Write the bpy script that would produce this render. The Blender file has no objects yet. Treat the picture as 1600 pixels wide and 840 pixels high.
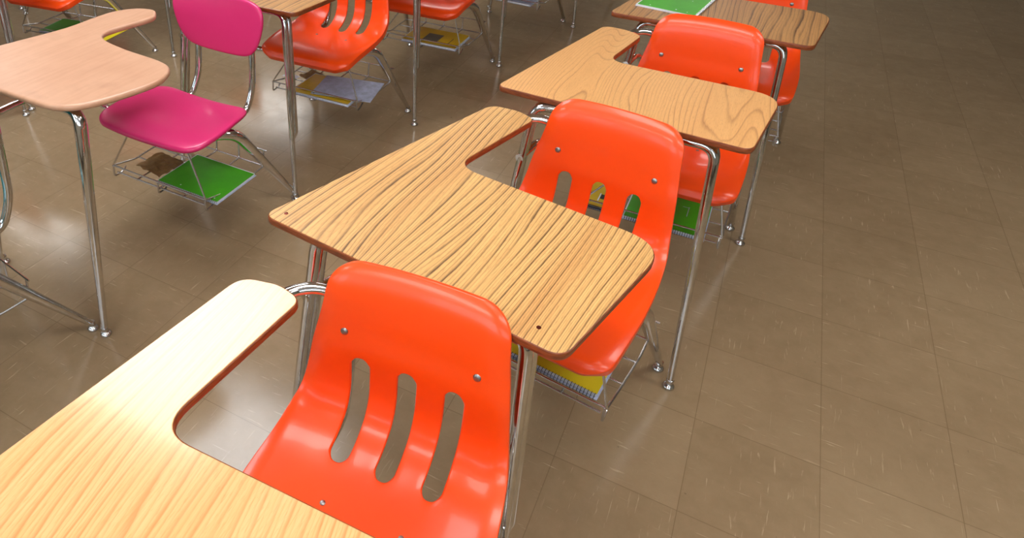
import bpy, bmesh, math, random
from mathutils import Vector, Matrix, noise
S = bpy.context.scene
COL = S.collection
R = math.radians
random.seed(4)

# ------------------------------------------------------------------ camera
YAW = R(28.5)                       # the room's axes against the survey's
def W(x, y, z=0.0):                 # survey point -> room
    c, s = math.cos(YAW), math.sin(YAW)
    return Vector((c*x - s*y, s*x + c*y, z))
FPX, PITCH, ROLL, CAMH = 1047.2, R(34.179), R(0.671), 1.545
fw = Vector((0, math.cos(PITCH), -math.sin(PITCH))); rt = Vector((1, 0, 0)); up = rt.cross(fw)
rt2 = rt*math.cos(ROLL) + up*math.sin(ROLL); up2 = up*math.cos(ROLL) - rt*math.sin(ROLL)
rt2, up2, fw = W(*rt2), W(*up2), W(*fw)
cd = bpy.data.cameras.new('camera'); cam = bpy.data.objects.new('camera', cd); COL.objects.link(cam)
m = Matrix((rt2, up2, -fw)).transposed().to_4x4(); m.translation = Vector((0, 0, CAMH)); cam.matrix_world = m
cd.sensor_fit = 'HORIZONTAL'; cd.sensor_width = 36; cd.lens = FPX/1600*36
cd.shift_x = 0.125; cd.shift_y = -119.5/1600; cd.clip_start = 0.02; cd.clip_end = 60
S.camera = cam
# ------------------------------------------------------------------ light and exposure
wd = bpy.data.worlds.new('world'); S.world = wd; wd.use_nodes = True
wd.node_tree.nodes['Background'].inputs[0].default_value = (0.75, 0.85, 1, 1)
wd.node_tree.nodes['Background'].inputs[1].default_value = 0.3
S.view_settings.view_transform = 'Standard'; S.view_settings.look = 'None'
S.view_settings.exposure = 0.0; S.view_settings.gamma = 1; S.view_settings.use_curve_mapping = False
PANEL_STRENGTH = 11.0
GLARE_STRENGTH = 10.8                # the ceiling panel mirrored as glare in the front desk's top, tuned on its own
PANEL_COLOR = (1.0, 0.975, 0.94)
CEIL = 2.75
# survey x, y, width, depth of each fluorescent ceiling panel
PANELS = [(-1.12, 2.76, 1.25, 1.3), (2.3, 1.0, 1.2, .6), (0.1, 0.7, 1.2, .6), (-2.7, .9, 1.2, .6), (1.4, -.9, 1.2, .6),
          (-1.2, -.9, 1.2, .6), (-3.6, 5.6, 1.2, .3), (0.6, 6.1, 1.2, .6), (-1.6, 8.3, 1.2, .6), (3.6, 7.6, 1.2, .6)]
S.cycles.use_denoising = True
S.cycles.max_bounces = 7; S.cycles.diffuse_bounces = 4; S.cycles.glossy_bounces = 4
S.cycles.caustics_reflective = False; S.cycles.caustics_refractive = False
S.cycles.sample_clamp_indirect = 6

# ------------------------------------------------------------------ materials
def srgb(r, g, b):
    f = lambda c: (c/255/12.92) if c/255 <= .04045 else ((c/255+.055)/1.055)**2.4
    return (f(r), f(g), f(b), 1)
class NT:
    def __init__(s, name, rough=.5, metal=0, color=None, spec=.5, coat=0):
        s.m = bpy.data.materials.new(name); s.m.use_nodes = True
        s.t = s.m.node_tree; s.b = s.t.nodes['Principled BSDF']
        s.b.inputs['Roughness'].default_value = rough; s.b.inputs['Metallic'].default_value = metal
        s.b.inputs['Specular IOR Level'].default_value = spec
        s.b.inputs['Coat Weight'].default_value = coat; s.b.inputs['Coat Roughness'].default_value = .08
        if color: s.b.inputs['Base Color'].default_value = color
    def n(s, typ, **k):
        o = s.t.nodes.new(typ)
        for a, v in k.items():
            if a.startswith('i_'):
                key = a[2:]; key = int(key) if key.isdigit() else key.replace('_', ' ')
                if isinstance(v, bpy.types.NodeSocket): s.t.links.new(v, o.inputs[key])
                else: o.inputs[key].default_value = v
            else: setattr(o, a, v)
        return o
    def link(s, a, b): s.t.links.new(a, b)
    def coord(s, scale=(1, 1, 1), rot=(0, 0, 0), loc=(0, 0, 0)):
        c = s.n('ShaderNodeTexCoord'); mp = s.n('ShaderNodeMapping')
        mp.inputs['Scale'].default_value = scale; mp.inputs['Rotation'].default_value = rot; mp.inputs['Location'].default_value = loc
        s.link(c.outputs['Object'], mp.inputs[0]); return mp.outputs[0]
    def noise(s, vec, scale, detail=3, rough=.5, dist=0):
        return s.n('ShaderNodeTexNoise', i_Vector=vec, i_Scale=scale, i_Detail=detail, i_Roughness=rough, i_Distortion=dist).outputs[0]
    def math(s, op, a, b=0., c=0., clamp=False):
        o = s.n('ShaderNodeMath', operation=op, i_0=a, i_1=b, i_2=c); o.use_clamp = clamp; return o.outputs[0]
    def ramp(s, fac, stops, interp='LINEAR'):
        o = s.n('ShaderNodeValToRGB'); s.link(fac, o.inputs[0]); e = o.color_ramp; e.interpolation = interp
        while len(e.elements) < len(stops): e.elements.new(.5)
        for el, (p, c) in zip(e.elements, stops): el.position = p; el.color = c if len(c) == 4 else (*c, 1)
        return o.outputs[0]
    def mix(s, fac, a, b, mode='MIX'):
        o = s.n('ShaderNodeMix', data_type='RGBA', blend_type=mode)
        for v, i in ((fac, 0), (a, 6), (b, 7)):
            if isinstance(v, bpy.types.NodeSocket): s.link(v, o.inputs[i])
            else: o.inputs[i].default_value = v
        return o.outputs[2]
    def base(s, sock): s.link(sock, s.b.inputs['Base Color'])
    def bump(s, h, strength=.2, dist=.002):
        o = s.n('ShaderNodeBump', i_Height=h, i_Strength=strength, i_Distance=dist); s.link(o.outputs[0], s.b.inputs['Normal'])
G = lambda v: (v, v, v, 1)

def wood(name, light, mid, dark, freq=52.0, amp=7.5, seed=0.0, width=.22, strength=.9, rough=.3, spec=.5, coat=0.0, pores=.35, tone=.5, second=.9):
    t = NT(name, rough=rough, spec=spec, coat=coat)
    c = t.coord((1, 1, 1), loc=(seed, seed*.37, 0))
    x = t.n('ShaderNodeSeparateXYZ', i_0=c).outputs[0]
    big = t.noise(t.coord((4.6, .85, 1), loc=(seed, seed, 0)), 1, 1.5, .4)
    med = t.noise(t.coord((34, 3.0, 1), loc=(seed*2, 0, 0)), 1, 2, .5)
    small = t.noise(t.coord((260, 34, 1), loc=(seed, 2, 0)), 1, 2, .6)
    ph = t.math('MULTIPLY_ADD', x, freq, t.math('MULTIPLY', big, amp*2))
    ph = t.math('ADD', ph, t.math('MULTIPLY_ADD', med, .45, t.math('MULTIPLY', small, .10)))
    fr = t.math('FRACT', ph)
    fr2 = t.math('FRACT', t.math('MULTIPLY', ph, 3.0))
    ln2 = t.ramp(fr2, [(0, G(.55)), (width*1.2, G(.12)), (width*2, G(0)), (.9, G(0)), (1, G(.55))])
    ln = t.ramp(fr, [(0, G(1)), (width*.35, G(.75)), (width, G(.2)), (width*2, G(0)), (.9, G(0)), (.975, G(.5)), (1, G(1))])
    ln = t.math('MAXIMUM', ln, t.math('MULTIPLY', ln2, second))
    # the strength of a line varies along and between lines
    var = t.ramp(t.noise(t.coord((22, 2.2, 1), loc=(0, seed, 0)), 1, 2, .5), [(.35, G(.45)), (.6, G(1))])
    fine = t.noise(t.coord((330, 9, 1), loc=(seed, 1, 0)), 1, 3, .6)
    band = t.noise(t.coord((16, .9, 1), loc=(seed, 5, 0)), 1, 2, .5)
    body = t.mix(t.math('MULTIPLY', t.ramp(band, [(.4, G(0)), (.68, G(1))]), tone), light, mid)
    body = t.mix(t.math('MULTIPLY', t.ramp(fine, [(.42, G(1)), (.6, G(0))]), pores), body, mid)
    col = t.mix(t.math('MULTIPLY', t.math('MULTIPLY', ln, var), strength), body, dark)
    dash = t.ramp(t.noise(t.coord((600, 55, 1)), 1, 2, .6), [(.34, G(1)), (.42, G(0))])
    col = t.mix(t.math('MULTIPLY', dash, pores*.6), col, dark)
    t.base(col); return t.m
M = {}
M['zebra'] = wood('zebra laminate', srgb(226, 178, 112), srgb(196, 142, 84), srgb(70, 42, 24), 58, 6.5, 5.9, .18, 1, .42, tone=.6)
M['zebra_brown'] = wood('brown zebra laminate', srgb(196, 146, 90), srgb(168, 118, 70), srgb(76, 50, 32), 38, 6.5, 8.6, .18, 1, .42, tone=.6)
M['oak'] = wood('oak laminate', srgb(226, 172, 110), srgb(214, 156, 96), srgb(150, 92, 48), 84, 19, 5.1, .16, .62, .42, tone=.35, pores=.4, second=.25)
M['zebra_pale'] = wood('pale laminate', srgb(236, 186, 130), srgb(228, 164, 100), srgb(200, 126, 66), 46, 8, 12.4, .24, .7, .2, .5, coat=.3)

t = NT('brown laminate edge', rough=.35)
t.base(t.ramp(t.noise(t.coord((8, 8, 60)), 6, 3), [(.3, srgb(104, 50, 26)), (.7, srgb(150, 78, 40))])); M['edge'] = t.m
t = NT('particle board underside', rough=.8, color=srgb(120, 86, 56)); M['under'] = t.m
t = NT('peach plastic', rough=.3)
a = t.noise(t.coord((3, 3, 3)), 2.2, 4, .6); b2 = t.noise(t.coord((60, 5, 5), rot=(0, 0, .5)), 1, 3)
c = t.ramp(a, [(.3, srgb(196, 148, 118)), (.55, srgb(206, 159, 129)), (.75, srgb(186, 139, 110))])
t.base(t.mix(.25, c, t.ramp(b2, [(.35, srgb(184, 136, 105)), (.6, srgb(210, 166, 137))]))); M['peach'] = t.m
def plastic(name, col, rough=.3, coat=0.0):
    t = NT(name, rough=rough, coat=coat)
    n1 = t.noise(t.coord((1, 1, 1)), 9, 5, .65); n2 = t.noise(t.coord((1, 1, 1)), 90, 2)
    hi = tuple(min(1, v*1.015+.001) for v in col[:3])+(1,)
    lo = tuple(v*.985 for v in col[:3])+(1,)
    t.base(t.ramp(n1, [(.35, lo), (.65, hi)]))
    t.link(t.ramp(n1, [(.3, G(rough*.96)), (.7, G(rough*1.05))]), t.b.inputs['Roughness'])
    t.bump(n2, .04, .0006); return t.m
M['orange'] = plastic('orange plastic', srgb(250, 76, 10), .32, .2)
M['pink'] = plastic('magenta plastic', srgb(210, 44, 108), .25)
M['teal'] = plastic('teal plastic', srgb(6, 108, 110), .27)
t = NT('chrome', rough=.09, metal=1); n1 = t.noise(t.coord((1, 1, 1)), 40, 4, .7)
t.base(t.ramp(n1, [(.35, G(.62)), (.6, G(.72))])); t.link(t.ramp(n1, [(.4, G(.045)), (.7, G(.10))]), t.b.inputs['Roughness']); M['chrome'] = t.m
t = NT('wire', rough=.25, metal=1, color=G(.6)); M['wire'] = t.m
t = NT('nickel glide', rough=.15, metal=1, color=G(.6)); M['nickel'] = t.m
t = NT('bolt steel', rough=.35, metal=1, color=G(.32)); M['bolt'] = t.m
def paper(name, col, var=.08, rough=.6, scale=8):
    t = NT(name, rough=rough); n1 = t.noise(t.coord((1, 1, 1)), scale, 4, .6)
    lo = tuple(v*(1-var*2) for v in col[:3])+(1,)
    t.base(t.ramp(n1, [(.3, lo), (.7, col)])); return t.m
M['green'] = paper('green cover', srgb(66, 176, 14), .12, .42)
M['yellow'] = paper('yellow cover', srgb(214, 178, 30), .12, .5)
M['folder_yellow'] = paper('yellow folder', srgb(216, 196, 20), .05, .5)
M['white'] = paper('white paper', srgb(226, 230, 240), .03, .7)
M['bluewhite'] = paper('pale blue paper', srgb(186, 198, 226), .2, .6, 30)
M['brownpaper'] = paper('brown paper', srgb(150, 116, 66), .2, .7, 20)
M['black'] = NT('black wire binding', rough=.4, color=srgb(24, 24, 28)).m
M['grey'] = paper('grey print', srgb(110, 104, 88), .2)
M['brass'] = NT('screw', rough=.4, metal=1, color=srgb(120, 60, 50)).m

# floor
t = NT('vinyl composition tile', rough=.2, spec=.5)
co = t.coord((1, 1, 1))
TILE = .3048
br = t.n('ShaderNodeTexBrick', i_Vector=t.coord((1, 1, 1), loc=(.11, .07, 0)), i_Scale=1.0, i_Mortar_Size=.0011, i_Mortar_Smooth=.4, i_Bias=0.0, i_Brick_Width=TILE, i_Row_Height=TILE,
         i_Color1=G(.35), i_Color2=G(.65), i_Mortar=G(0)); br.offset = 0
chk = t.n('ShaderNodeTexChecker', i_Vector=t.coord((1, 1, 1), loc=(.11, .07, .05)), i_Scale=1/TILE).outputs['Fac']
n1 = t.noise(co, 2.2, 5, .6); n2 = t.noise(co, 14, 5, .7)
base = t.ramp(n1, [(.35, srgb(142, 121, 91)), (.65, srgb(149, 128, 98))])
base = t.mix(.35, base, t.ramp(n2, [(.3, srgb(122, 100, 74)), (.7, srgb(154, 131, 102))]))
base = t.mix(.14, base, t.ramp(br.outputs['Color'], [(.3, srgb(120, 98, 72)), (.7, srgb(180, 156, 126))]))
def flecks(scale, lo, hi, seed):
    f = t.noise(t.coord(scale, loc=(seed, seed, 0)), 1, 3, .55, .4)
    return t.ramp(f, [(lo, G(0)), (hi, G(1))])
fx = flecks((13, 110, 1), .635, .74, 0); fy = flecks((110, 13, 1), .635, .74, 7)
fl = t.mix(chk, fx, fy)
sc = flecks((7, 150, 1), .69, .75, 3)
sc2 = flecks((150, 6, 1), .70, .77, 11)
base = t.mix(t.math('MULTIPLY', fl, .36), base, srgb(205, 182, 150))
base = t.mix(t.math('MULTIPLY', t.math('MAXIMUM', sc, sc2), .4), base, srgb(212, 192, 162))
dk = t.ramp(t.noise(t.coord((1, 1, 1), loc=(9, 4, 0)), 55, 2, .5), [(.75, G(0)), (.8, G(1))])
base = t.mix(t.math('MULTIPLY', dk, .6), base, srgb(52, 40, 28))
base = t.mix(t.math('MULTIPLY', t.math('SUBTRACT', 1, t.ramp(br.outputs['Fac'], [(0, G(1)), (1, G(0))])), .45), base, srgb(96, 76, 54))
t.base(base)
t.link(t.ramp(t.noise(co, 5, 6, .7), [(.3, G(.13)), (.7, G(.22))]), t.b.inputs['Roughness'])
t.bump(t.noise(co, 6, 3, .5), .12, .004)
M['floor'] = t.m
t = NT('painted wall', rough=.8); t.base(t.ramp(t.noise(t.coord((1, 1, 1)), 3, 4), [(.3, srgb(166, 161, 146)), (.7, srgb(176, 171, 156))])); M['wall'] = t.m
t = NT('ceiling tile', rough=.9)
b3 = t.n('ShaderNodeTexBrick', i_Vector=t.coord(), i_Scale=1.0, i_Mortar_Size=.012, i_Brick_Width=.61, i_Row_Height=.61, i_Color1=G(.78), i_Color2=G(.74), i_Mortar=G(.55)); b3.offset = 0
t.base(b3.outputs['Color']); M['ceiling'] = t.m
M['rubber'] = NT('dark vinyl base', rough=.5, color=srgb(58, 48, 40)).m
t = NT('light diffuser', rough=.5); t.b.inputs['Emission Color'].default_value = (*PANEL_COLOR, 1); t.b.inputs['Emission Strength'].default_value = PANEL_STRENGTH; M['diffuser'] = t.m
t = NT('bright light diffuser', rough=.5); t.b.inputs['Emission Color'].default_value = (.90, .95, 1, 1); t.b.inputs['Emission Strength'].default_value = GLARE_STRENGTH; M['diffuser_bright'] = t.m
M['whitemetal'] = NT('white enamel', rough=.4, color=G(.75)).m

# ------------------------------------------------------------------ mesh helpers
def obj(name, bm, mats, parent=None, smooth=True, mirror=False, mods=()):
    if mirror:                                   # survey x runs to the sitter's left
        for v in bm.verts: v.co.x *= -1
        bmesh.ops.reverse_faces(bm, faces=bm.faces[:])
    me = bpy.data.meshes.new(name); bm.to_mesh(me); bm.free()
    for mm in (mats if isinstance(mats, (list, tuple)) else [mats]): me.materials.append(mm)
    if smooth:
        me.polygons.foreach_set('use_smooth', [True]*len(me.polygons))
        try: me.set_sharp_from_angle(angle=R(42))
        except Exception: pass
        for p_ in me.polygons:             # big flat faces stay flat
            if len(p_.vertices) > 24: p_.use_smooth = False
    o = bpy.data.objects.new(name, me); COL.objects.link(o)
    if parent: o.parent = parent
    for k, a in mods:
        md = o.modifiers.new(k, k)
        for q, v in a.items(): setattr(md, q, v)
    return o
def empty(name, loc=(0, 0, 0), rz=0):
    o = bpy.data.objects.new(name, None); COL.objects.link(o); o.location = loc; o.rotation_euler = (0, 0, rz)
    o.empty_display_size = .1; return o
def tag(o, label=None, cat=None, group=None, kind=None):
    for k, v in (('label', label), ('category', cat), ('group', group), ('kind', kind)):
        if v: o[k] = v
    return o
def box(bm, c, s, rz=0):
    mt = Matrix.Translation(c) @ Matrix.Rotation(rz, 4, 'Z') @ Matrix.Diagonal((*s, 1))
    return bmesh.ops.create_cube(bm, size=1, matrix=mt)
def fillet(pts, r, n=6):
    """round every inner corner of a polyline; r is one radius or a list"""
    pts = [Vector(p) for p in pts]; out = [pts[0]]
    for i in range(1, len(pts)-1):
        a, b, c = pts[i-1], pts[i], pts[i+1]; rr = r[i-1] if isinstance(r, (list, tuple)) else r
        d = min(rr, (a-b).length*.48, (c-b).length*.48)
        p, q = b+(a-b).normalized()*d, b+(c-b).normalized()*d
        for k in range(n+1):
            u = k/n; out.append(p.lerp(b, u).lerp(b.lerp(q, u), u))
    out.append(pts[-1]); return out
def tube(bm, pts, r, seg=12, caps=True, closed=False):
    pts = [Vector(p) for p in pts]; n = len(pts)
    rad = r if isinstance(r, (list, tuple)) else [r]*n
    if len(rad) != n:                           # spread a few radii along the length
        L = [0]
        for i in range(1, n): L.append(L[-1]+(pts[i]-pts[i-1]).length)
        f = []
        for l in L:
            u = l/L[-1]*(len(rad)-1); k = min(int(u), len(rad)-2); f.append(rad[k]+(rad[k+1]-rad[k])*(u-k))
        rad = f
    tang = []
    for i in range(n):
        if closed: d = pts[(i+1) % n]-pts[i-1]
        else: d = pts[min(i+1, n-1)]-pts[max(i-1, 0)]
        tang.append(d.normalized())
    up_ = Vector((0, 0, 1)) if abs(tang[0].z) < .9 else Vector((1, 0, 0))
    nn = (up_-tang[0]*up_.dot(tang[0])).normalized(); rings = []
    for i in range(n):
        nn = (nn-tang[i]*nn.dot(tang[i])).normalized(); bb = tang[i].cross(nn)
        rings.append([bm.verts.new(pts[i]+(nn*math.cos(a)+bb*math.sin(a))*rad[i]) for a in (2*math.pi*k/seg for k in range(seg))])
    m_ = n if closed else n-1
    for i in range(m_):
        A, B = rings[i], rings[(i+1) % n]
        for k in range(seg): bm.faces.new((A[k], A[(k+1) % seg], B[(k+1) % seg], B[k]))
    if caps and not closed:
        bm.faces.new(rings[0][::-1]); bm.faces.new(rings[-1])
def lathe(bm, c, prof, seg=20, axis=None):
    """prof = [(radius, height)] turned about z (or axis) at c"""
    q = Vector((0, 0, 1)).rotation_difference(Vector(axis).normalized()) if axis else None
    rings = []
    for r, h in prof:
        ring = []
        for k in range(seg):
            a = 2*math.pi*k/seg; v = Vector((r*math.cos(a), r*math.sin(a), h))
            if q: v = q @ v
            ring.append(bm.verts.new(v+Vector(c)))
        rings.append(ring)
    for A, B in zip(rings, rings[1:]):
        for k in range(seg): bm.faces.new((A[k], A[(k+1) % seg], B[(k+1) % seg], B[k]))
    bm.faces.new(rings[0][::-1]); bm.faces.new(rings[-1])
def round_poly(pts):
    """closed polygon [(x,y,r)] with rounded corners"""
    out = []; n = len(pts)
    for i in range(n):
        a, b, c = (Vector(pts[i-1][:2]), Vector(pts[i][:2]), Vector(pts[(i+1) % n][:2])); r = pts[i][2]
        d = min(r, (a-b).length*.48, (c-b).length*.48)
        p, q = b+(a-b).normalized()*d, b+(c-b).normalized()*d
        k_ = 9 if r > .004 else 1
        for k in range(k_+1):
            u = k/k_; out.append(p.lerp(b, u).lerp(b.lerp(q, u), u))
    return out
def smooth_poly(pts, sub=4):
    n = len(pts); P = [Vector(p) for p in pts]; out = []
    for i in range(n):
        a, b, c, d = P[i-1], P[i], P[(i+1) % n], P[(i+2) % n]
        for k in range(sub):
            u = k/sub
            out.append(.5*((2*b)+(c-a)*u+(2*a-5*b+4*c-d)*u*u+(3*b-a-3*c+d)*u**3))
    return out
def area(P): return .5*sum(P[i-1].x*P[i].y-P[i].x*P[i-1].y for i in range(len(P)))
def normals2(P):
    n = len(P); s = 1 if area(P) > 0 else -1; out = []
    for i in range(n):
        d = (P[(i+1) % n]-P[i-1]).normalized(); out.append(Vector((d.y, -d.x))*s)
    return out
def ring_loft(bm, P, prof, cap_top=True, cap_bot=True, zf=None):
    """outline P lofted through prof = [(outward offset, z)]"""
    if area(P) < 0: P = P[::-1]
    N = normals2(P); rings = []
    for off, z in prof:
        rings.append([bm.verts.new((p.x+q.x*off, p.y+q.y*off, z+(zf(p.x, p.y) if zf else 0))) for p, q in zip(P, N)])
    n = len(P)
    for A, B in zip(rings, rings[1:]):
        for k in range(n): bm.faces.new((A[k], B[k], B[(k+1) % n], A[(k+1) % n]))
    if cap_top: bm.faces.new(rings[0])
    if cap_bot: bm.faces.new(rings[-1][::-1])

# ------------------------------------------------------------------ the room
RX0, RX1, RY0, RY1 = -7.4, 4.8, -2.6, 9.6
def struct(name, bm, m): return tag(obj(name, bm, m, smooth=False), kind='structure')
bm = bmesh.new(); box(bm, ((RX0+RX1)/2, (RY0+RY1)/2, -.05), (RX1-RX0, RY1-RY0, .1)); struct('floor', bm, M['floor'])
bm = bmesh.new(); box(bm, ((RX0+RX1)/2, (RY0+RY1)/2, CEIL+.05), (RX1-RX0, RY1-RY0, .1)); struct('ceiling', bm, M['ceiling'])
for nm, c, s in (('wall_left', (RX0-.05, (RY0+RY1)/2, CEIL/2), (.1, RY1-RY0+.2, CEIL)), ('wall_right', (RX1+.05, (RY0+RY1)/2, CEIL/2), (.1, RY1-RY0+.2, CEIL)),
                 ('wall_back', ((RX0+RX1)/2, RY1+.05, CEIL/2), (RX1-RX0, .1, CEIL)), ('wall_front', ((RX0+RX1)/2, RY0-.05, CEIL/2), (RX1-RX0, .1, CEIL))):
    bm = bmesh.new(); box(bm, c, s); struct(nm, bm, M['wall'])
t = NT('added glow pane', rough=.05); t.b.inputs['Emission Color'].default_value = (.75, .87, 1, 1); t.b.inputs['Emission Strength'].default_value = 3.4; M['added_glow'] = t.m
for i in range(4):                       # glowing framed panes added behind the camera to put highlights on the chrome
    cx = -5.2+i*2.6
    bm = bmesh.new(); box(bm, (cx, RY0+.004, 1.75), (1.8, .012, 1.3)); struct('added_pane_%d' % (i+1), bm, M['added_glow'])
    bm = bmesh.new()
    for dx in (-.92, 0, .92): box(bm, (cx+dx, RY0+.02, 1.75), (.05, .045, 1.4))
    for dz in (-.67, .67): box(bm, (cx, RY0+.02, 1.75+dz), (1.8, .045, .05))
    struct('added_pane_trim_%d' % (i+1), bm, M['whitemetal'])
for nm, c, s in (('baseboard_left', (RX0+.006, (RY0+RY1)/2, .05), (.012, RY1-RY0, .1)), ('baseboard_right', (RX1-.006, (RY0+RY1)/2, .05), (.012, RY1-RY0, .1)),
                 ('baseboard_back', ((RX0+RX1)/2, RY1-.006, .05), (RX1-RX0-.03, .012, .1)), ('baseboard_front', ((RX0+RX1)/2, RY0+.006, .05), (RX1-RX0-.03, .012, .1))):
    bm = bmesh.new(); box(bm, c, s); struct(nm, bm, M['rubber'])
for i, (x, y, w, d) in enumerate(PANELS):
    p = W(x, y, CEIL)
    e = empty('ceiling_light', p)
    if i: tag(e, 'narrow fluorescent ceiling light panel in a white metal frame', 'ceiling light', 'narrow ceiling light panels')
    else: tag(e, 'large square bright ceiling light panel above the front desk', 'ceiling light')
    bm = bmesh.new()
    for sx in (-1, 1): box(bm, (sx*(w/2+.015), 0, -.02), (.03, d+.06, .04))
    for sy in (-1, 1): box(bm, (0, sy*(d/2+.015), -.02), (w, .03, .04))
    obj('frame', bm, M['whitemetal'], e, smooth=False)
    bm = bmesh.new(); box(bm, (0, 0, -.018), (w, d, .012)); obj('diffuser', bm, M['diffuser_bright' if i == 0 else 'diffuser'], e, smooth=False)

# ------------------------------------------------------------------ chair shell of orange plastic
PROFILE = [(.366, .418), (.338, .435), (.29, .443), (.22, .441), (.15, .434), (.08, .430), (.02, .433), (-.03, .447), (-.066, .474),
           (-.084, .515), (-.088, .565), (-.090, .615), (-.099, .66), (-.104, .70), (-.111, .743), (-.127, .787)]
WIDTH = [.212, .218, .222, .226, .228, .226, .222, .217, .212, .204, .196, .189, .181, .174, .168, .163]
DISH = [0, .004, .008, .020, .032, .040, .044, .048, .046, .036, .026, .020, .017, .014, .011, .006]
def shell_bmesh():
    # resample the profile evenly
    P = [Vector(p) for p in PROFILE]; dense = []
    for i in range(len(P)-1):
        a, b, c, d = P[max(i-1, 0)], P[i], P[i+1], P[min(i+2, len(P)-1)]
        for k in range(12):
            u = k/12; q = .5*((2*b)+(c-a)*u+(2*a-5*b+4*c-d)*u*u+(3*b-a-3*c+d)*u**3)
            w = WIDTH[i]+(WIDTH[i+1]-WIDTH[i])*u; g = DISH[i]+(DISH[i+1]-DISH[i])*u
            dense.append((q, w, g))
    dense.append((P[-1], WIDTH[-1], DISH[-1]))
    L = [0]
    for i in range(1, len(dense)): L.append(L[-1]+(dense[i][0]-dense[i-1][0]).length)
    T = L[-1]
    def at(s):
        s = max(0, min(T, s))
        for i in range(1, len(L)):
            if L[i] >= s: break
        u = (s-L[i-1])/max(1e-9, L[i]-L[i-1]); a, b = dense[i-1], dense[i]
        tn = (b[0]-a[0]).normalized()
        return a[0].lerp(b[0], u), a[1]+(b[1]-a[1])*u, a[2]+(b[2]-a[2])*u, Vector((tn.y, -tn.x))
    sfind = lambda cond: next(L[i] for i in range(len(L)) if cond(dense[i][0]))
    s_lo = sfind(lambda q: q.x < .022); s_hi = sfind(lambda q: q.y > .600)
    hw = .0185; cen = [-.092, 0, .092]
    half = [0, .0062, .0124, .0185, .03, .045, .060, .0735, .0797, .0859, .092, .0981, .1043, .1105]
    tail = [.18, .36, .52, .66, .78, .87, .93, .965, .985, 1.0]
    def xs(w):
        k = min(1, w/.142); h = [v*k for v in half]; e = h[-1]; h += [e+(w-e)*q for q in tail]
        return [-v for v in h[:0:-1]]+h
    rows = []
    n_lo = 16; n_mid = 22; n_hi = 16
    ease = lambda u: u
    e0 = [0, .0015, .004, .008, .013, .019, .027, .036, .046]
    for v in e0: rows.append(v)
    for k in range(1, n_lo+1): rows.append(e0[-1]+(s_lo-e0[-1])*k/n_lo)
    for k in range(1, n_mid+1): rows.append(s_lo+(s_hi-s_lo)*k/n_mid)
    for k in range(1, n_hi+1): rows.append(s_hi+(T-e0[-1]-s_hi)*k/n_hi)
    for v in e0[-2::-1]: rows.append(T-v)
    i_lo = len(e0)-1+n_lo; i_hi = i_lo+n_mid
    bm = bmesh.new(); grid = []; nrm = {}
    nc = len(xs(.2)); cidx = {}
    mid = nc//2
    slots = [(mid-3, mid+3), (mid+7, mid+13), (mid-13, mid-7)]
    r_top, r_bot = .052, .060
    for ri, s in enumerate(rows):
        _, w, g, _ = at(s)
        def corner(d, r): return r-math.sqrt(max(0, r*r-(r-d)**2)) if d < r else 0
        w2 = w-corner(T-s, r_top)-corner(s, r_bot)
        X = xs(w2); row = []
        for ci, x in enumerate(X):
            sw = s
            for (a, b), c0 in zip(slots, [0, .092, -.092]):
                if a <= ci <= b:
                    dx = min(1, abs(abs(x-c0)/hw)); sag = hw*(1-math.sqrt(max(0, 1-dx*dx)))*.9
                    f_hi = max(0, 1-abs(s-s_hi)/.05); f_lo = max(0, 1-abs(s-s_lo)/.05)
                    sw = s-sag*f_hi+sag*f_lo
            q, w_, g_, nm = at(sw)
            # crown of the top and front edges
            ds_ = [max(0, w2-abs(x)), s, T-s]; kk = .006
            d_edge = max(0, -kk*math.log(sum(math.exp(-v_/kk) for v_ in ds_))) if min(ds_) > 0 else 0
            side = (abs(x)/w)**2.7
            h = g_*side
            Rr = .042
            roll = 0
            if d_edge < Rr: roll = .013*(1-d_edge/Rr)**2.2
            # arc of the top edge
            arc = 0
            if s > s_hi: arc = .010*((s-s_hi)/(T-s_hi))**2*(1-(x/w)**2)
            h -= roll
            N3 = Vector((0, nm.x, nm.y))
            p = Vector((x, q.x, q.y))+N3*h+Vector((0, 0, arc))
            v = bm.verts.new(p); nrm[v] = N3; row.append(v)
        grid.append(row)
    inside = lambda ri, ci: i_lo <= ri < i_hi and any(a <= ci < b for a, b in slots)
    for ri in range(len(rows)-1):
        for ci in range(nc-1):
            if inside(ri, ci): continue
            bm.faces.new((grid[ri][ci], grid[ri+1][ci], grid[ri+1][ci+1], grid[ri][ci+1]))
    for v in [v for v in bm.verts if not v.link_faces]: bm.verts.remove(v)
    # turned-down flange along the rim and round every slot
    bmesh.ops.recalc_face_normals(bm, faces=bm.faces[:])
    edges = [e for e in bm.edges if e.is_boundary]
    last = len(rows)-1
    rim = set()
    for ri in range(len(rows)):
        for ci in (0, nc-1): rim.add(grid[ri][ci])
    for ci in range(nc): rim.add(grid[0][ci]); rim.add(grid[last][ci])
    new = {}
    for e in edges:
        for v in e.verts:
            if v not in new:
                d = (.026 if v.co.z < .47 else max(.010, .026-.25*(v.co.z-.47))) if v in rim else .008
                a = bm.verts.new(v.co-nrm[v]*d*.5); b = bm.verts.new(v.co-nrm[v]*d); new[v] = (a, b)
    for e in edges:
        v0, v1 = e.verts; f = e.link_faces[0]
        for l in f.loops:
            if l.edge == e: v0, v1 = l.link_loop_next.vert, l.vert
        bm.faces.new((v0, v1, new[v1][0], new[v0][0])); bm.faces.new((new[v0][0], new[v1][0], new[v1][1], new[v0][1]))
    up_face = sum(f.normal.z for f in bm.faces if f.calc_center_median().z < .45)
    if up_face < 0: bmesh.ops.reverse_faces(bm, faces=bm.faces[:])
    return bm

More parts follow.
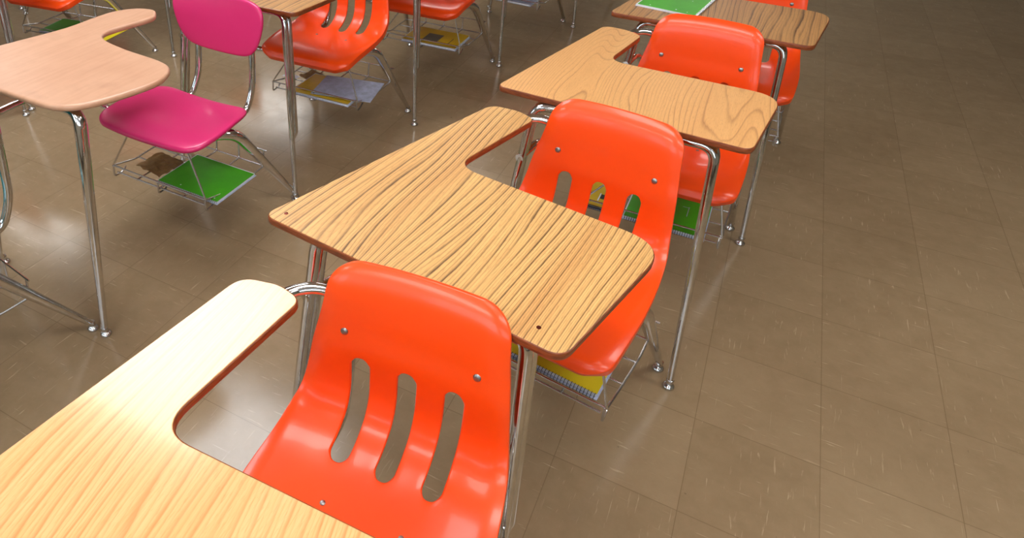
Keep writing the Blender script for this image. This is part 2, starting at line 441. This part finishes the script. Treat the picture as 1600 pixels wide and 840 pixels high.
# ------------------------------------------------------------------ moulded pads of the other chair kind
SEAT_OUT = [(-.16, .296), (-.20, .286), (-.232, .255), (-.240, .20), (-.238, .12), (-.225, .04), (-.205, -.01), (-.17, -.034), (-.10, -.040), (0, -.042),
            (.10, -.040), (.17, -.034), (.205, -.01), (.225, .04), (.238, .12), (.240, .20), (.232, .255), (.20, .286), (.16, .296), (.08, .302), (0, .304), (-.08, .302)]
def pad(P, prof_edge, top, bot, rings=10, clamp=None):
    """star-shaped solid: top(x,y) and bot(x,y) surfaces inside outline P with a rounded rim"""
    bm = bmesh.new(); c = sum((p for p in P), Vector((0, 0)))/len(P); n = len(P)
    def ring(scale, inset, zt):
        out = []
        for p in P:
            d = p-c; q = c+d*scale-d.normalized()*inset; out.append(bm.verts.new(zt(q.x, q.y)))
        return out
    R_ = []
    for k in range(1, rings+1): R_.append(ring(k/rings, .012*(k/rings), lambda x, y: top(x, y, 0)))
    for inset, dz in prof_edge: R_.append(ring(1, inset, lambda x, y, dz=dz: top(x, y, -dz)))
    nb = len(R_)
    for k in range(rings, 0, -1): R_.append(ring(k/rings, .012*(k/rings), lambda x, y: bot(x, y)))
    for A, B in zip(R_, R_[1:]):
        for k in range(n): bm.faces.new((A[k], A[(k+1) % n], B[(k+1) % n], B[k]))
    v0 = bm.verts.new(top(c.x, c.y, 0)); v1 = bm.verts.new(bot(c.x, c.y))
    for k in range(n):
        bm.faces.new((v0, R_[0][(k+1) % n], R_[0][k])); bm.faces.new((v1, R_[-1][k], R_[-1][(k+1) % n]))
    bmesh.ops.recalc_face_normals(bm, faces=bm.faces[:])
    return bm
RIM = [(.008, .0008), (.004, .0025), (.0012, .0055), (0, .010), (.0012, .0145), (.005, .018), (.009, .0195)]
def seat_pad():
    def zt(x, y):
        z = .440+.035*(y-.05)-.014*math.exp(-((x/.13)**2+((y-.10)/.12)**2))+.020*(abs(x)/.24)**2.5*max(0, min(1, (.28-y)/.2))
        if y > .22: z -= .013*((y-.22)/.085)**2
        return z
    return pad(smooth_poly(SEAT_OUT, 4), RIM, lambda x, y, d: Vector((x, y, zt(x, y)+d)), lambda x, y: Vector((x, y, zt(x, y)-.0195)))
BACK_OUT = [(-.14, .615), (-.175, .650), (-.197, .705), (-.203, .75), (-.190, .782), (-.15, .797), (-.08, .803), (0, .806), (.08, .803), (.15, .797), (.190, .782),
            (.203, .75), (.197, .705), (.175, .650), (.14, .615), (.09, .601), (0, .596), (-.09, .601)]
def back_pad():
    def f(x, z, d): return Vector((x+.029, -.118-.16*(z-.68)+.55*x*x+d, z))
    return pad(smooth_poly(BACK_OUT, 4), [(a*.8, b*.8) for a, b in RIM], f, lambda x, z: f(x, z, -.0155))

# ------------------------------------------------------------------ frame, legs, basket
def leg_front(side, kind):
    """leg pair of nested chrome tubes; returns (leg mesh, foot)"""
    fx = .193 if side > 0 else (-.385 if kind == 'wood' else -.30)
    tx = (.118 if side > 0 else -.348) if kind == 'wood' else (.165 if side > 0 else -.272)
    bm = bmesh.new(); inner = tx-side*.09
    k = .715
    p0, p1, p2 = (inner, .612, k), (tx, .612, k), (fx, .733, .024)
    path = fillet([p0, p1, p2], .085, 10)
    if kind != 'wood':
        tube(bm, fillet([(p0[0], .602, .706), (tx, .602, .706), p2], .085, 10), [.0150, .0185, .0180, .0160, .0135, .0115, .0100], 18)
        return bm, p2
    tube(bm, path, [.0125, .0128, .0125, .0118, .0105, .0092], 14)
    # second tube, tucked behind the first and ending above the floor in a rounded tip
    f = .64; e = Vector(p1).lerp(Vector(p2), f)
    q = [(inner, .588, k), (tx, .588, k), (e.x, e.y-.0225, e.z)]
    path = fillet(q, .085, 10)
    path += [path[-1]+Vector((0, .004, -.008)), path[-1]+Vector((0, .011, -.020)), path[-1]+Vector((0, .015, -.027))]
    tube(bm, path, [.0122]*(len(path)-3)+[.0112, .008, .003], 14)
    return bm, p2
def leg_rear(side):
    bm = bmesh.new(); f = (side*.264, -.173, .024)
    path = fillet([(side*.145, .165, .405), (side*.208, .068, .402), f], .10, 12)
    tube(bm, path, [.0150, .0205, .0200, .0175, .0145, .0120, .0098], 18)
    return bm, f
def glide(f):
    bm = bmesh.new(); c = (f[0], f[1], 0)
    lathe(bm, c, [(.0125, 0), (.0165, .0015), (.0175, .004), (.0165, .008), (.012, .0125), (.0085, .015), (.0075, .018), (.0078, .021), (.0105, .022), (.0108, .030), (.0095, .032)])
    return bm
def frame_bm(kind):
    bm = bmesh.new()
    z = .411; r = .0118
    # bar across under the worktop
    a = .03 if kind == 'wood' else .08; b = -.26 if kind == 'wood' else -.185
    tube(bm, [(a, .612, .715), (b, .612, .715)], .0120); tube(bm, [(a, .588, .715), (b, .588, .715)], .0120)
    # rails under the seat and the posts that carry the back
    lx = .126
    zr = z if kind == 'wood' else .409
    if kind == 'wood':
        tube(bm, fillet([(.135, .27, zr), (.135, -.09, zr-.004), (.130, -.116, .55), (.128, -.128, .70)], .045), r)
        # right post sweeps out into the arm support
        tube(bm, fillet([(-.135, .27, zr), (-.135, -.09, zr-.004), (-.130, -.120, .55), (-.132, -.130, .690), (-.185, -.120, .717), (-.235, -.085, .7155), (-.262, .02, .7155), (-.285, .13, .7155)],
                        [.045, .05, .045, .04, .05, .05]), r)
    else:
        for s in (1, -1):
            tube(bm, fillet([(s*.135, .25, zr), (s*.133+.018, -.07, zr-.008), (s*.128+.030, -.112, .49), (s*.122+.030, -.142, .70)], .040), r)
    for y in (.262, .165): tube(bm, [(-.14, y, zr-.004), (.14, y, zr-.004)], .0105)
    if kind == 'wood': rail = [(-.360, .650, .56), (-.340, .50, .56), (-.325, .41, .45), (-.27, .31, .402), (-.15, .26, .402), (-.10, .165, .407)]
    else: rail = [(-.288, .640, .57), (-.298, .44, .57), (-.292, .25, .505), (-.262, .195, .425), (-.20, .18, .400), (-.10, .165, .400)]
    tube(bm, fillet(rail, .07, 8), .0118)
    return bm
def basket_bm():
    bm = bmesh.new(); r = .0034; X = .222; YF = .262; YB = -.045; Z1 = .236; Z0 = .208
    T = lambda p, rr=r: tube(bm, p, rr, 7)
    T([(-X, YF, Z1), (X, YF, Z1)]); T([(-X+.012, YF-.004, Z0), (X-.012, YF-.004, Z0)])
    for s in (-1, 1):
        T(fillet([(s*X, YF, Z1), (s*(X+.002), .16, Z0+.002), (s*(X+.008), .03, Z0), (s*(X+.006), YB, Z0), (s*(X+.004), YB-.01, .272)], .012, 3))
        T([(s*X, YF+.001, Z1), (.168 if s > 0 else -.080, .262, .428)])
        T(fillet([(s*(X-.004), YF+.003, Z1), (s*(X-.002), YF+.006, Z0-.014), (s*(X-.004), YF-.03, Z0-.014), (s*(X-.004), YF-.05, Z0)], .006, 3))
    T(fillet([(0, YF+.003, Z1), (0, YF+.006, Z0-.016), (0, YF-.028, Z0-.016), (0, YF-.04, Z0-.003)], .006, 3))
    for x in (-.11, .0, .11):
        T(fillet([(x, YF, Z0), (x, YB, Z0), (x, YB-.008, .272)], .012, 3))
    T([(-X-.006, YB, Z0), (X+.006, YB, Z0)])
    for y in (.14, .05): T([(-X-.006, y, Z0-.003), (X+.006, y, Z0-.003)])
    T([(-X-.020, YB-.009, .272), (X+.020, YB-.009, .272)], .003)
    return bm

WOOD = [(-.450, .657, .028), (.193, .655, .030), (.243, .275, .085), (-.234, .262, .058), (-.186, -.048, .020), (-.238, -.066, .02), (-.312, -.054, .030)]
OAK = [(-.462, .608, .026), (.192, .640, .030), (.240, .285, .085), (-.236, .272, .055), (-.190, .014, .022), (-.240, -.016, .03), (-.318, -.018, .030)]
PEACH = [(-.36, .55), (-.325, .40), (-.292, .26), (-.290, .15), (-.283, .075), (-.262, .03), (-.232, .0), (-.200, -.014), (-.170, -.016), (-.145, .0), (-.122, .03), (-.122, .065), (-.135, .13),
         (-.148, .19), (-.146, .225), (-.126, .252), (-.077, .272), (.03, .290), (.165, .300), (.225, .320), (.258, .362), (.270, .426), (.243, .536), (.205, .615), (.160, .652), (.099, .664), (-.055, .667),
         (-.20, .666), (-.31, .655), (-.36, .615)]
def worktop(kind, parent, top_mat, outline=None, z=.745):
    if kind == 'wood':
        P = round_poly(outline or WOOD)
        bm = bmesh.new(); ring_loft(bm, P, [(-.0012, z), (-.0002, z-.0006), (0, z-.0018), (0, z-.017)])
        for f in bm.faces: f.material_index = 1 if f.normal.z < -.5 else 0
        t_ = obj('worktop', bm, [top_mat, M['under']], parent, mirror=True)
        bm = bmesh.new(); ring_loft(bm, P, [(0, z-.0012), (.0016, z-.0022), (.0024, z-.005), (.0024, z-.014), (.0012, z-.0168), (-.001, z-.0175)], False, False)
        tag(obj('edge_band', bm, M['edge'], t_, mirror=True), 'reddish brown edge band')
    else:
        P = smooth_poly(PEACH, 4)
        bm = bmesh.new(); ring_loft(bm, P, [(-.0142, z), (-.014, z), (-.008, z+.0004), (-.004, z-.0004), (-.0012, z-.003), (0, z-.0075), (-.0012, z-.0135), (-.005, z-.0175), (-.012, z-.0185)])
        t_ = obj('worktop', bm, M['peach'], parent, mirror=True)
    return t_

def desk(kind, name, top_mat, shell_mat, loc, rz, label, group, outline=None):
    e = empty(name, loc, rz); tag(e, label, 'desk', group)
    worktop(kind, e, top_mat, outline)
    obj('frame', frame_bm(kind), M['chrome'], e, mirror=True)
    for s in (1, -1):
        b, f = leg_front(s, kind); l = obj('leg', b, M['chrome'], e, mirror=True); obj('glide', glide(f), M['nickel'], l, mirror=True)
    for s in (1, -1):
        b, f = leg_rear(s); l = obj('leg', b, M['chrome'], e, mirror=True); obj('glide', glide(f), M['nickel'], l, mirror=True)
    obj('wire_basket', basket_bm(), M['wire'], e, mirror=True)
    if kind == 'wood':
        sh = obj('seat_shell', shell_bmesh(), shell_mat, e, mirror=True, mods=[('SOLIDIFY', dict(thickness=.0038, offset=-1)), ('SUBSURF', dict(levels=1, render_levels=1))])
        for x, y, z, nx in ((.126, -.0925, .655, 1), (-.126, -.0925, .655, 1)):
            bm = bmesh.new(); lathe(bm, (x, y, z), [(.0078, -.004), (.0078, .0005), (.0070, .0022), (.0050, .0036), (.0022, .0042)], 16, (0, 1, .2))
            obj('bolt', bm, M['bolt'], sh, mirror=True)
        for x, y, z in ((.075, .235, .4395), (.075, .10, .4325), (-.075, .235, .4395), (-.075, .10, .4325)):
            bm = bmesh.new(); lathe(bm, (x, y, z), [(.0052, -.002), (.0052, .0012), (.004, .002), (.0018, .0024)], 12, (0, 0, 1))
            obj('rivet', bm, M['bolt'], sh, mirror=True)
    else:
        obj('seat', seat_pad(), shell_mat, e, mirror=True)
        obj('backrest', back_pad(), shell_mat, e, mirror=True)
    return e
def copy_tree(o, parent=None):
    c = o.copy(); COL.objects.link(c)
    if parent: c.parent = parent
    for ch in list(o.children): copy_tree(ch, c)
    return c
# survey x, y and heading of each desk
UN = {'A3': (.008, .727, -114.3), 'A2': (.504, 1.371, -125.3), 'A1': (1.010, 2.029, -118.7), 'A0': (1.509, 2.698, -118.9),
      'T': (-1.222, 1.512, -126.4), 'PK': (-.674, 2.207, -118.8), 'B1': (-.200, 2.958, -116.5), 'B2': (.303, 3.596, -117.0),
      'B3': (.854, 4.296, -120.7), 'B4': (1.391, 4.938, -118.5), 'C1': (-1.666, 3.663, -111.2), 'C0': (-2.065, 2.942, -118.0), 'C2': (-1.106, 4.403, -114.0),
      'D1': (-2.269, 5.081, -114.0), 'D0': (-2.776, 4.381, -114.0)}
def place(u):
    x, y, a = UN[u]; return W(x, y), R(a)+YAW-R(90)
def inunit(u, x, y, z=0.0, rot=0.0):
    """a point of a desk's own frame (x to the sitter's left, y forward) in the room"""
    p, r = place(u); c, s = math.cos(r), math.sin(r)
    X, Y = -x, y
    return Vector((p.x+c*X-s*Y, p.y+s*X+c*Y, z)), r-rot
GO = 'orange slotted chair desks'
p, r = place('A2')
A2 = desk('wood', 'school_desk', M['zebra'], M['orange'], p, r, 'orange slotted chair desk with a boldly streaked golden woodgrain top', GO)
def more(u, mat, label, outline=None):
    o = copy_tree(A2); o.location, rz = place(u)[0], place(u)[1]; o.rotation_euler = (0, 0, rz); o['label'] = label
    for ch in o.children:
        if ch.name.startswith('worktop') and (mat is not M['zebra'] or outline):
            if outline:
                for k in list(ch.children): bpy.data.objects.remove(k)
                bpy.data.objects.remove(ch); worktop('wood', o, mat, outline)
            else:
                ch.data = ch.data.copy(); ch.data.materials[0] = mat
            break
    return o
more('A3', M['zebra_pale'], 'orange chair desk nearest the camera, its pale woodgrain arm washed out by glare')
more('A1', M['oak'], 'orange chair desk with a plain light oak grain top, behind the boldly streaked one', OAK)
more('A0', M['zebra_brown'], 'brown woodgrain desk with a green notebook lying on its top')
more('B1', M['zebra_brown'], 'orange chair desk directly behind the magenta chair, white papers in its basket')
more('B2', M['zebra'], 'orange chair desk behind the one with white papers, a yellow spiral notebook in its basket')
more('B3', M['zebra'], 'orange chair desk at the top edge with blue and white papers in its basket')
more('B4', M['zebra'], 'chair desk of which only a thin chrome leg shows, above the light oak desk')
more('C1', M['zebra'], 'orange chair desk behind the peach top, a green notebook in its basket')
more('C2', M['zebra'], 'chair desk with a chrome leg standing left of the magenta backrest')
more('C0', M['zebra'], 'chair desk whose rear chrome leg tip shows below the left end of the peach top')
more('D1', M['zebra'], 'far chair desk in the top left corner, only its front leg tip showing')
more('D0', M['zebra'], 'far chair desk in the top left corner, only its slanted rear leg showing')
GP = 'desks with smooth two-piece plastic chairs'
p, r = place('PK')
PK = desk('plastic', 'school_desk', M['peach'], M['pink'], p, r, 'desk with a peach plastic top and magenta plastic chair', GP)
TL = copy_tree(PK); TL.location, rz = place('T'); TL.rotation_euler = (0, 0, rz)
TL['label'] = 'desk with a teal plastic chair at the left edge, in front of the peach top'
for ch in TL.children:
    if ch.name.split('.')[0] in ('seat', 'backrest'): ch.data = ch.data.copy(); ch.data.materials[0] = M['teal']

# ------------------------------------------------------------------ notebooks and papers
def sheet_bm(w, h, th, curl=0.0, nx=10, ny=8):
    """thin slab w x h, centred, far corner lifted by curl"""
    bm = bmesh.new(); up_ = []; dn = []
    for j in range(ny+1):
        a, b = [], []
        for i in range(nx+1):
            x = -w/2+w*i/nx; y = -h/2+h*j/ny
            z = curl*max(0, (x/w+.5)+(0.5-y/h)-1.2)**2
            a.append(bm.verts.new((x, y, z+th))); b.append(bm.verts.new((x, y, z)))
        up_.append(a); dn.append(b)
    for j in range(ny):
        for i in range(nx):
            bm.faces.new((up_[j][i], up_[j][i+1], up_[j+1][i+1], up_[j+1][i])); bm.faces.new((dn[j][i], dn[j+1][i], dn[j+1][i+1], dn[j][i+1]))
    for j in range(ny):
        bm.faces.new((dn[j][0], up_[j][0], up_[j+1][0], dn[j+1][0])); bm.faces.new((dn[j][nx], dn[j+1][nx], up_[j+1][nx], up_[j][nx]))
    for i in range(nx):
        bm.faces.new((dn[0][i], dn[0][i+1], up_[0][i+1], up_[0][i])); bm.faces.new((dn[ny][i], up_[ny][i], up_[ny][i+1], dn[ny][i+1]))
    bmesh.ops.recalc_face_normals(bm, faces=bm.faces[:])
    return bm
def shift(bm, x, y, z):
    for v in bm.verts: v.co += Vector((x, y, z))
    return bm
def notebook(u, x, y, z, rot, label, cover, wire, group=None, w=.28, h=.216, th=.008, marks=(), curl=0.0, name='notebook', fray=True):
    """spiral notebook, binding along its +y side; w runs along x"""
    loc, rz = inunit(u, x, y, z, rot); e = empty(name, loc, rz); tag(e, label, 'notebook', group)
    obj('pages', shift(sheet_bm(w-.006, h-.010, th, curl), .003, -.003, .0006), M['white'], e, smooth=False)
    obj('back_cover', shift(sheet_bm(w, h, .0006, curl), 0, 0, 0), M['bluewhite'], e, smooth=False)
    c = obj('cover', shift(sheet_bm(w-.008, h-.012, .0007, curl), .0, .001, th+.0008), cover, e, smooth=False)
    bm = bmesh.new(); n = 34; rr = th*.5+.0025
    for k in range(n):
        cx = -w/2+.008+(w-.016)*k/(n-1)
        tube(bm, [(cx, h/2-.002+rr*math.cos(a), th*.5+.0008+rr*math.sin(a)) for a in (2*math.pi*i/8 for i in range(8))], .0009, 5, closed=True)
    obj('spiral_binding', bm, wire, e)
    for (mx, my, sx, sy, mm, nm) in marks:
        bm = bmesh.new(); box(bm, (mx, my, th+.0018), (sx, sy, .0003)); obj(nm, bm, mm, c, smooth=False)
    return e
def flat(u, x, y, z, rot, w, h, label, mat, cat='paper', name='paper_sheet', th=.0008, curl=0.0, group=None):
    loc, rz = inunit(u, x, y, z, rot); o = obj(name, sheet_bm(w, h, th, curl), mat, smooth=False)
    o.location = loc; o.rotation_euler = (0, 0, rz); tag(o, label, cat, group); return o
def crumple(u, x, y, z, rot, w, h, label, mat, name='crumpled_paper', amp=.012, seed=0):
    bm = sheet_bm(w, h, .0008, 0, 14, 12)
    for v in bm.verts:
        q = v.co*22+Vector((seed, seed, 0)); n_ = noise.noise(Vector((q.x, q.y, 0)))*.6+noise.noise(Vector((q.x*2.3, q.y*2.3, 3)))*.4
        v.co.z += amp*abs(n_)*1.6; v.co.x += .006*noise.noise(Vector((q.y*2, 5, q.x))); v.co.y += .008*noise.noise(Vector((q.x*2, 9, q.y)))
    loc, rz = inunit(u, x, y, z, rot); o = obj(name, bm, mat, smooth=False); o.location = loc; o.rotation_euler = (0, 0, rz)
    tag(o, label, 'paper'); return o
BZ = .2112
dots = [(-.02, -.09, .004, .002, M['white'], 'mark'), (-.09, -.095, .003, .003, M['white'], 'mark')]
notebook('PK', .110, .135, BZ+.001, 0, 'green spiral notebook in the wire basket under the magenta seat', M['green'], M['wire'],
         marks=[(.045, .085, .004, .004, M['white'], 'mark'), (-.115, .09, .003, .005, M['white'], 'mark')])
crumple('PK', -.105, .145, BZ, .1, .14, .12, 'torn brown paper beside the green notebook under the magenta seat', M['brownpaper'], seed=3)
# B1
notebook('B1', .035, .175, BZ, 0, 'yellow spiral notebook under white papers, in the basket directly behind the magenta chair', M['yellow'], M['wire'], w=.30, h=.22, th=.010)
flat('B1', .110, .150, BZ+.0145, -.16, .28, .20, 'white ruled papers lying on the yellow notebook behind the magenta chair', M['bluewhite'], th=.004, name='loose_papers')
flat('B1', -.21, .13, BZ, .25, .075, .045, 'small white card in the basket directly behind the magenta chair', M['white'], cat='card', name='index_card')
crumple('B1', -.13, .08, BZ+.0006, .3, .075, .09, 'crumpled brown paper beside the white card behind the magenta chair', M['brownpaper'], seed=8, amp=.010)
# B2
notebook('B2', .045, .165, BZ, 0, 'worn yellow spiral notebook with a grey picture on its cover, behind the second orange chair', M['yellow'], M['wire'], w=.31, h=.22, th=.012,
         marks=[(.01, .02, .085, .11, M['grey'], 'cover_picture'), (-.095, .03, .004, .09, M['black'], 'pen_mark')])
# B3
notebook('B3', .04, .165, BZ, .03, 'blue and white spiral notebook in the basket at the top edge', M['bluewhite'], M['wire'], w=.28, h=.216, th=.010)
# C1
notebook('C1', -.01, .15, BZ, -.06, 'green spiral notebook in the basket behind the peach top', M['green'], M['wire'], w=.24, h=.2, th=.008)
flat('C1', .19, .125, BZ-.002, .0, .20, .215, 'yellow folder seen through the notch of the peach top', M['folder_yellow'], cat='folder', name='paper_folder', th=.0016)
# A2
notebook('A2', .04, .12, BZ, 0, 'yellow notebook with thick black spiral binding under the streaked golden desk', M['folder_yellow'], M['black'], w=.30, h=.225, th=.014)
# A1
notebook('A1', -.172, .165, BZ, 0, 'yellow spiral notebook with a round black and white emblem, seen through the chair slot', M['yellow'], M['black'], w=.125, h=.215, th=.010,
         marks=[(-.008, .035, .026, .030, M['black'], 'emblem'), (.008, .04, .004, .05, M['white'], 'emblem')])
notebook('A1', .045, .165, BZ, 0, 'green spiral notebook under the light oak desk', M['green'], M['black'], w=.26, h=.225, th=.010,
         marks=[(-.06, -.02, .002, .06, M['bluewhite'], 'mark'), (-.05, -.045, .02, .002, M['bluewhite'], 'mark')])
# A0: on the desk top
notebook('A0', -.262, .425, .7455, R(-82), 'green spiral notebook lying on the brown woodgrain top', M['green'], M['wire'], w=.275, h=.215, th=.006,
         marks=[(.11, .03, .006, .005, M['white'], 'mark'), (.118, -.06, .005, .004, M['white'], 'mark'), (-.02, .05, .004, .003, M['white'], 'mark'), (.115, .07, .005, .003, M['white'], 'mark')])
# worn spots and screw heads of the streaked top
for x, y in ((-.415, .628), (.135, .618)):
    bm = bmesh.new(); lathe(bm, (x, y, .7449), [(.0042, 0), (.0042, .0005), (.002, .0008)], 14); o = obj('screw', bm, M['brass'], None, mirror=True)
    o.parent = [c for c in A2.children if c.name.startswith('worktop')][0]
